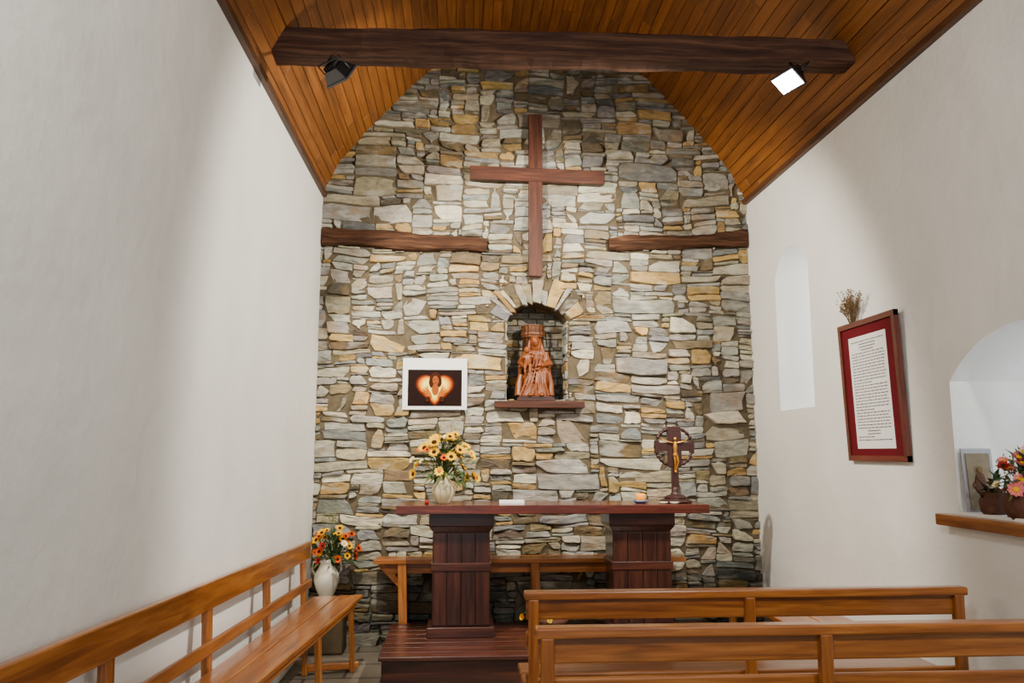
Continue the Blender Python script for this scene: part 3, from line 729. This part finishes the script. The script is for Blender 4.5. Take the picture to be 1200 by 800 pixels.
b.ell((-.014,-.084,.523),(.010,.004,.003),M_red,n=8,k=5); b.ell((-.075,-.16,.453),(.003,.005,.005),O,n=8,k=5)
b.obj('face',parent=root)
b=MB(); b.box(-.165,.165,-.17,.15,0,.03,W_altar); b.box(-.15,.15,-.16,.14,.028,.045,W_altar); b.obj('base',bevel=.004,parent=root)

# ------------------------------------------------------------------ framed document
b=MB(); y0,y1,z0,z1=4.57,5.29,1.545,2.45; x=XR-.02; tl=.03
def P3(y,z,o=0): return Vector((x-o-tl*(z-z0)/(z1-z0),y,z))
fw=.035
b.beam(P3(y0+fw/2,z0),P3(y0+fw/2,z1),.03,fw,W_frame,up=(0,1,0)); b.beam(P3(y1-fw/2,z0),P3(y1-fw/2,z1),.03,fw,W_frame,up=(0,1,0))
b.beam(P3(y0,z0+fw/2),P3(y1,z0+fw/2),.03,fw,W_frame); b.beam(P3(y0,z1-fw/2),P3(y1,z1-fw/2),.03,fw,W_frame)
b.beam(P3((y0+y1)/2,z0+.02,-.008),P3((y0+y1)/2,z1-.02,-.008),.008,y1-y0-.04,W_frame,up=(0,1,0))
def quad(ya,yb_,za,zb_,o,m): b.poly([P3(yb_,za,o),P3(ya,za,o),P3(ya,zb_,o),P3(yb_,zb_,o)],m)
quad(y0+.02,y1-.02,z0+.02,z1-.02,.002,M_redmat)
quad(y0+.13,y1-.12,z0+.08,z1-.10,.004,M_paper)
ya,yb_=y1-.15,y0+.16
rows=34
for r in range(rows):
    z=z1-.135-r*(z1-z0-.25)/rows
    if r in (1,2): segs=[(.25,.75)]
    elif r in (3,30,31): segs=[(.3,.68)]
    else:
        segs=[];t=0
        while t<.97:
            l=R.uniform(.04,.12); segs.append((t,min(1,t+l))); t+=l+.018
        if R.random()<.2: segs=segs[:len(segs)//2+1]
    for s0,s1 in segs: quad(ya+(yb_-ya)*s1,ya+(yb_-ya)*s0,z-.003,z+.003,.005,M_ink)
b.obj('framed_document')
b=MB(); 
for k in range(34):
    c=Vector((XR-.035,5.13+R.uniform(-.04,.04),2.455)); d=Vector((R.uniform(-.2,.02),R.uniform(-.8,.7),1)).normalized(); l=R.uniform(.12,.25)
    b.tube([c,c+d*l*.6,c+d*l+Vector((0,R.uniform(-.03,.03),0))],[.002,.0016,.001],M_dry,n=4)
    for q in range(6): e=c+d*l*R.uniform(.4,1)+Vector((R.uniform(-.01,.01),R.uniform(-.04,.04),R.uniform(0,.02))); b.ell(e,(.004,.006,.005),M_dry,n=6,k=4); b.tube([c+d*l*.4,e],.0009,M_dry,n=4)
b.obj('dried_sprig')
b=MB(); b.box(XR-.07,XR+.25,2.9,4.28,1.215,1.275,W_pine,tint=.7); b.obj('niche_sill_shelf',bevel=.006)
b=MB()
for yy_ in (3.08,3.6,4.08): b.box(XR+.5,XR+.54,yy_-.02,yy_+.02,1.29,2.15,M_paper)
for zz in (1.31,1.7,2.1): b.box(XR+.5,XR+.54,3.06,4.12,zz-.02,zz+.02,M_paper)
b.obj('window_1')
b=MB()
for yy_ in (5.91,6.165,6.42): b.box(XR+.41,XR+.44,yy_-.015,yy_+.015,1.95,3.1,M_paper)
for zz in (1.96,2.5,3.05): b.box(XR+.41,XR+.44,5.91,6.42,zz-.015,zz+.015,M_paper)
b.obj('window_2')
M_pic=simple('small_picture_print',S(112,98,72),rough=.6,var=.4,scale=30,bump=0)
M_pfr=simple('pale_frame',S(150,150,154),rough=.5,bump=0)
b=MB(); b.beam((2.725,4.112,1.277),(2.725,4.135,1.62),.165,.012,M_pfr,up=(0,1,0))
b.beam((2.725,4.102,1.30),(2.725,4.125,1.595),.13,.008,M_pic,up=(0,1,0)); b.ell((2.725,4.108,1.44),(.03,.004,.06),M_wicker); b.ell((2.725,4.106,1.51),(.016,.004,.02),M_dry)
b.obj('small_framed_picture')
b=MB(); bx,by,bz=2.70,3.98,1.276
b.lathe([(.04,0),(.06,.03),(.065,.08),(.05,.11),(.055,.125),(.045,.12)],(bx,by,bz),M_wicker,rib=.04,ribn=18)
b.tube([(bx-.055,by,bz+.1),(bx-.10,by,bz+.16),(bx-.08,by,bz+.20),(bx-.03,by,bz+.14)],.006,M_wicker)
bouquet(b,(bx+.02,by,bz+.1),.07,.06,.09,[(M_pink,M_yel,6,.028,9),(M_red,M_brn,5,.025,9)],22,zmin=-.1)
b.obj('flower_basket')
b=MB(); by=3.75
b.lathe([(.07,0),(.095,.04),(.10,.10),(.085,.13),(.07,.12)],(bx+.01,by,bz),M_wicker,rib=.04,ribn=18)
bouquet(b,(bx+.01,by,bz+.12),.13,.12,.22,[(M_pink,M_yel,12,.036,9),(M_whp,M_yel,5,.03,9),(M_red,M_brn,4,.03,9)],60,zmin=-.1)
twigs(b,(bx,by,bz+.12),10,.2,.9,M_dry)
b.obj('flower_basket.001')
b=MB(); b.box(-.19,-.10,YB-.075,YB-.04,.32,.41,M_sock); b.lathe([(.03,0),(.03,.004)],(-.145,YB-.075,.365),M_sock,M=Matrix.Rotation(math.pi/2,4,'X')); b.obj('wall_socket',bevel=.004)

# ------------------------------------------------------------------ floodlights
M_glow=simple('lamp_glass_lit',S(255,250,255),emit=S(255,246,255),es=30,bump=0)
M_glass=simple('lamp_glass_dark',S(40,40,44),rough=.15,bump=0)
def flood(name,loc,target,mglass,zb):
    e=bpy.data.objects.new(name,None); COL.objects.link(e); e.location=loc
    d=(Vector(target)-Vector(loc)).normalized(); e.rotation_euler=d.to_track_quat('-Z','Y').to_euler()
    bpy.context.view_layer.update()
    b=MB()
    b.beam((0,0,.05),(0,0,-.02),.11,.08,M_black,up=(0,1,0),w1=.19,h1=.13)
    b.beam((0,0,-.02),(0,0,-.035),.2,.14,M_black,up=(0,1,0))
    for k in range(5): b.box(-.05+k*.022,-.044+k*.022,-.035,.035,.05,.075,M_black)
    b.obj('housing',bevel=.004,parent=e)
    b=MB(); b.box(-.088,.088,-.058,.058,-.039,-.036,mglass); b.obj('glass',parent=e)
    b=MB(); b.tube([(-.105,0,0),(-.105,0,.09),(.105,0,.09),(.105,0,0)],.006,M_black); b.obj('bracket',parent=e)
    top=e.matrix_world@Vector((0,0,.09))
    b=MB(); b.tube([top,(top.x,4.80,zb)],.011,M_black); o=b.obj('arm',parent=e); o.matrix_parent_inverse=e.matrix_world.inverted()
LR=Vector((2.06,4.68,3.945)); LL=Vector((-.77,4.72,3.91))
flood('floodlight',LR,(1.0,4.3,2.5),M_glow,4.11)
flood('floodlight.001',LL,(1.6,7.1,1.9),M_glass,4.06)
def spot(name,loc,target,e,col,size=120,blend=.35,rad=.08):
    l=bpy.data.lights.new(name,'SPOT'); l.energy=e; l.color=col; l.spot_size=math.radians(size); l.spot_blend=blend; l.shadow_soft_size=rad
    o=bpy.data.objects.new(name,l); COL.objects.link(o); o.location=loc
    o.rotation_euler=(Vector(target)-Vector(loc)).to_track_quat('-Z','Y').to_euler()
WARM=(1,.93,.82)
spot('lamp_right_beam',LR+Vector((-.06,.02,-.14)),(-.7,6.7,2.2),600,WARM,106,.4,.05)
spot('lamp_left_beam',LL+Vector((.08,.10,-.08)),(1.2,7.0,2.0),580,WARM,100,.35,.05)
spot('nave_fill_a',(-.6,.6,3.8),(.9,6.0,1.3),190,(1,.96,.9),104,.5,.12)  # unseen fill spot without a fixture, added to brighten walls and benches
spot('nave_fill_b',(2.0,.6,3.8),(.2,6.0,1.3),210,(1,.96,.9),112,.5,.12)  # second added fill spot, also out of view and without a fixture
def area(name,loc,rot,sx,sy,e,col):
    l=bpy.data.lights.new(name,'AREA'); l.shape='RECTANGLE'; l.size=sx; l.size_y=sy; l.energy=e; l.color=col
    o=bpy.data.objects.new(name,l); COL.objects.link(o); o.location=loc; o.rotation_euler=rot
# niche: daylight outside its window; slit: area light added to brighten its jamb
area('slit_fill',(XR+.75,6.0,2.7),(0,math.radians(90),0),1.3,.8,22,(.86,.93,1))
area('daylight_niche',(XR+.9,3.4,1.95),(0,math.radians(90),0),1.0,1.0,14,(.8,.9,1))
w=bpy.data.worlds.new('world'); scene.world=w; w.use_nodes=True; bg=w.node_tree.nodes['Background']; bg.inputs[0].default_value=(.82,.9,1,1); bg.inputs[1].default_value=.85
# ------------------------------------------------------------------ camera
f=940; th=math.atan(130/f); psi=math.atan(60*math.cos(th)/f)
cam=bpy.data.cameras.new('camera'); o=bpy.data.objects.new('camera',cam); COL.objects.link(o)
o.location=(0,0,1.6); o.rotation_euler=(math.pi/2+th,0,-psi); cam.lens=36*f/1200; cam.sensor_width=36; cam.clip_start=.05
scene.camera=o
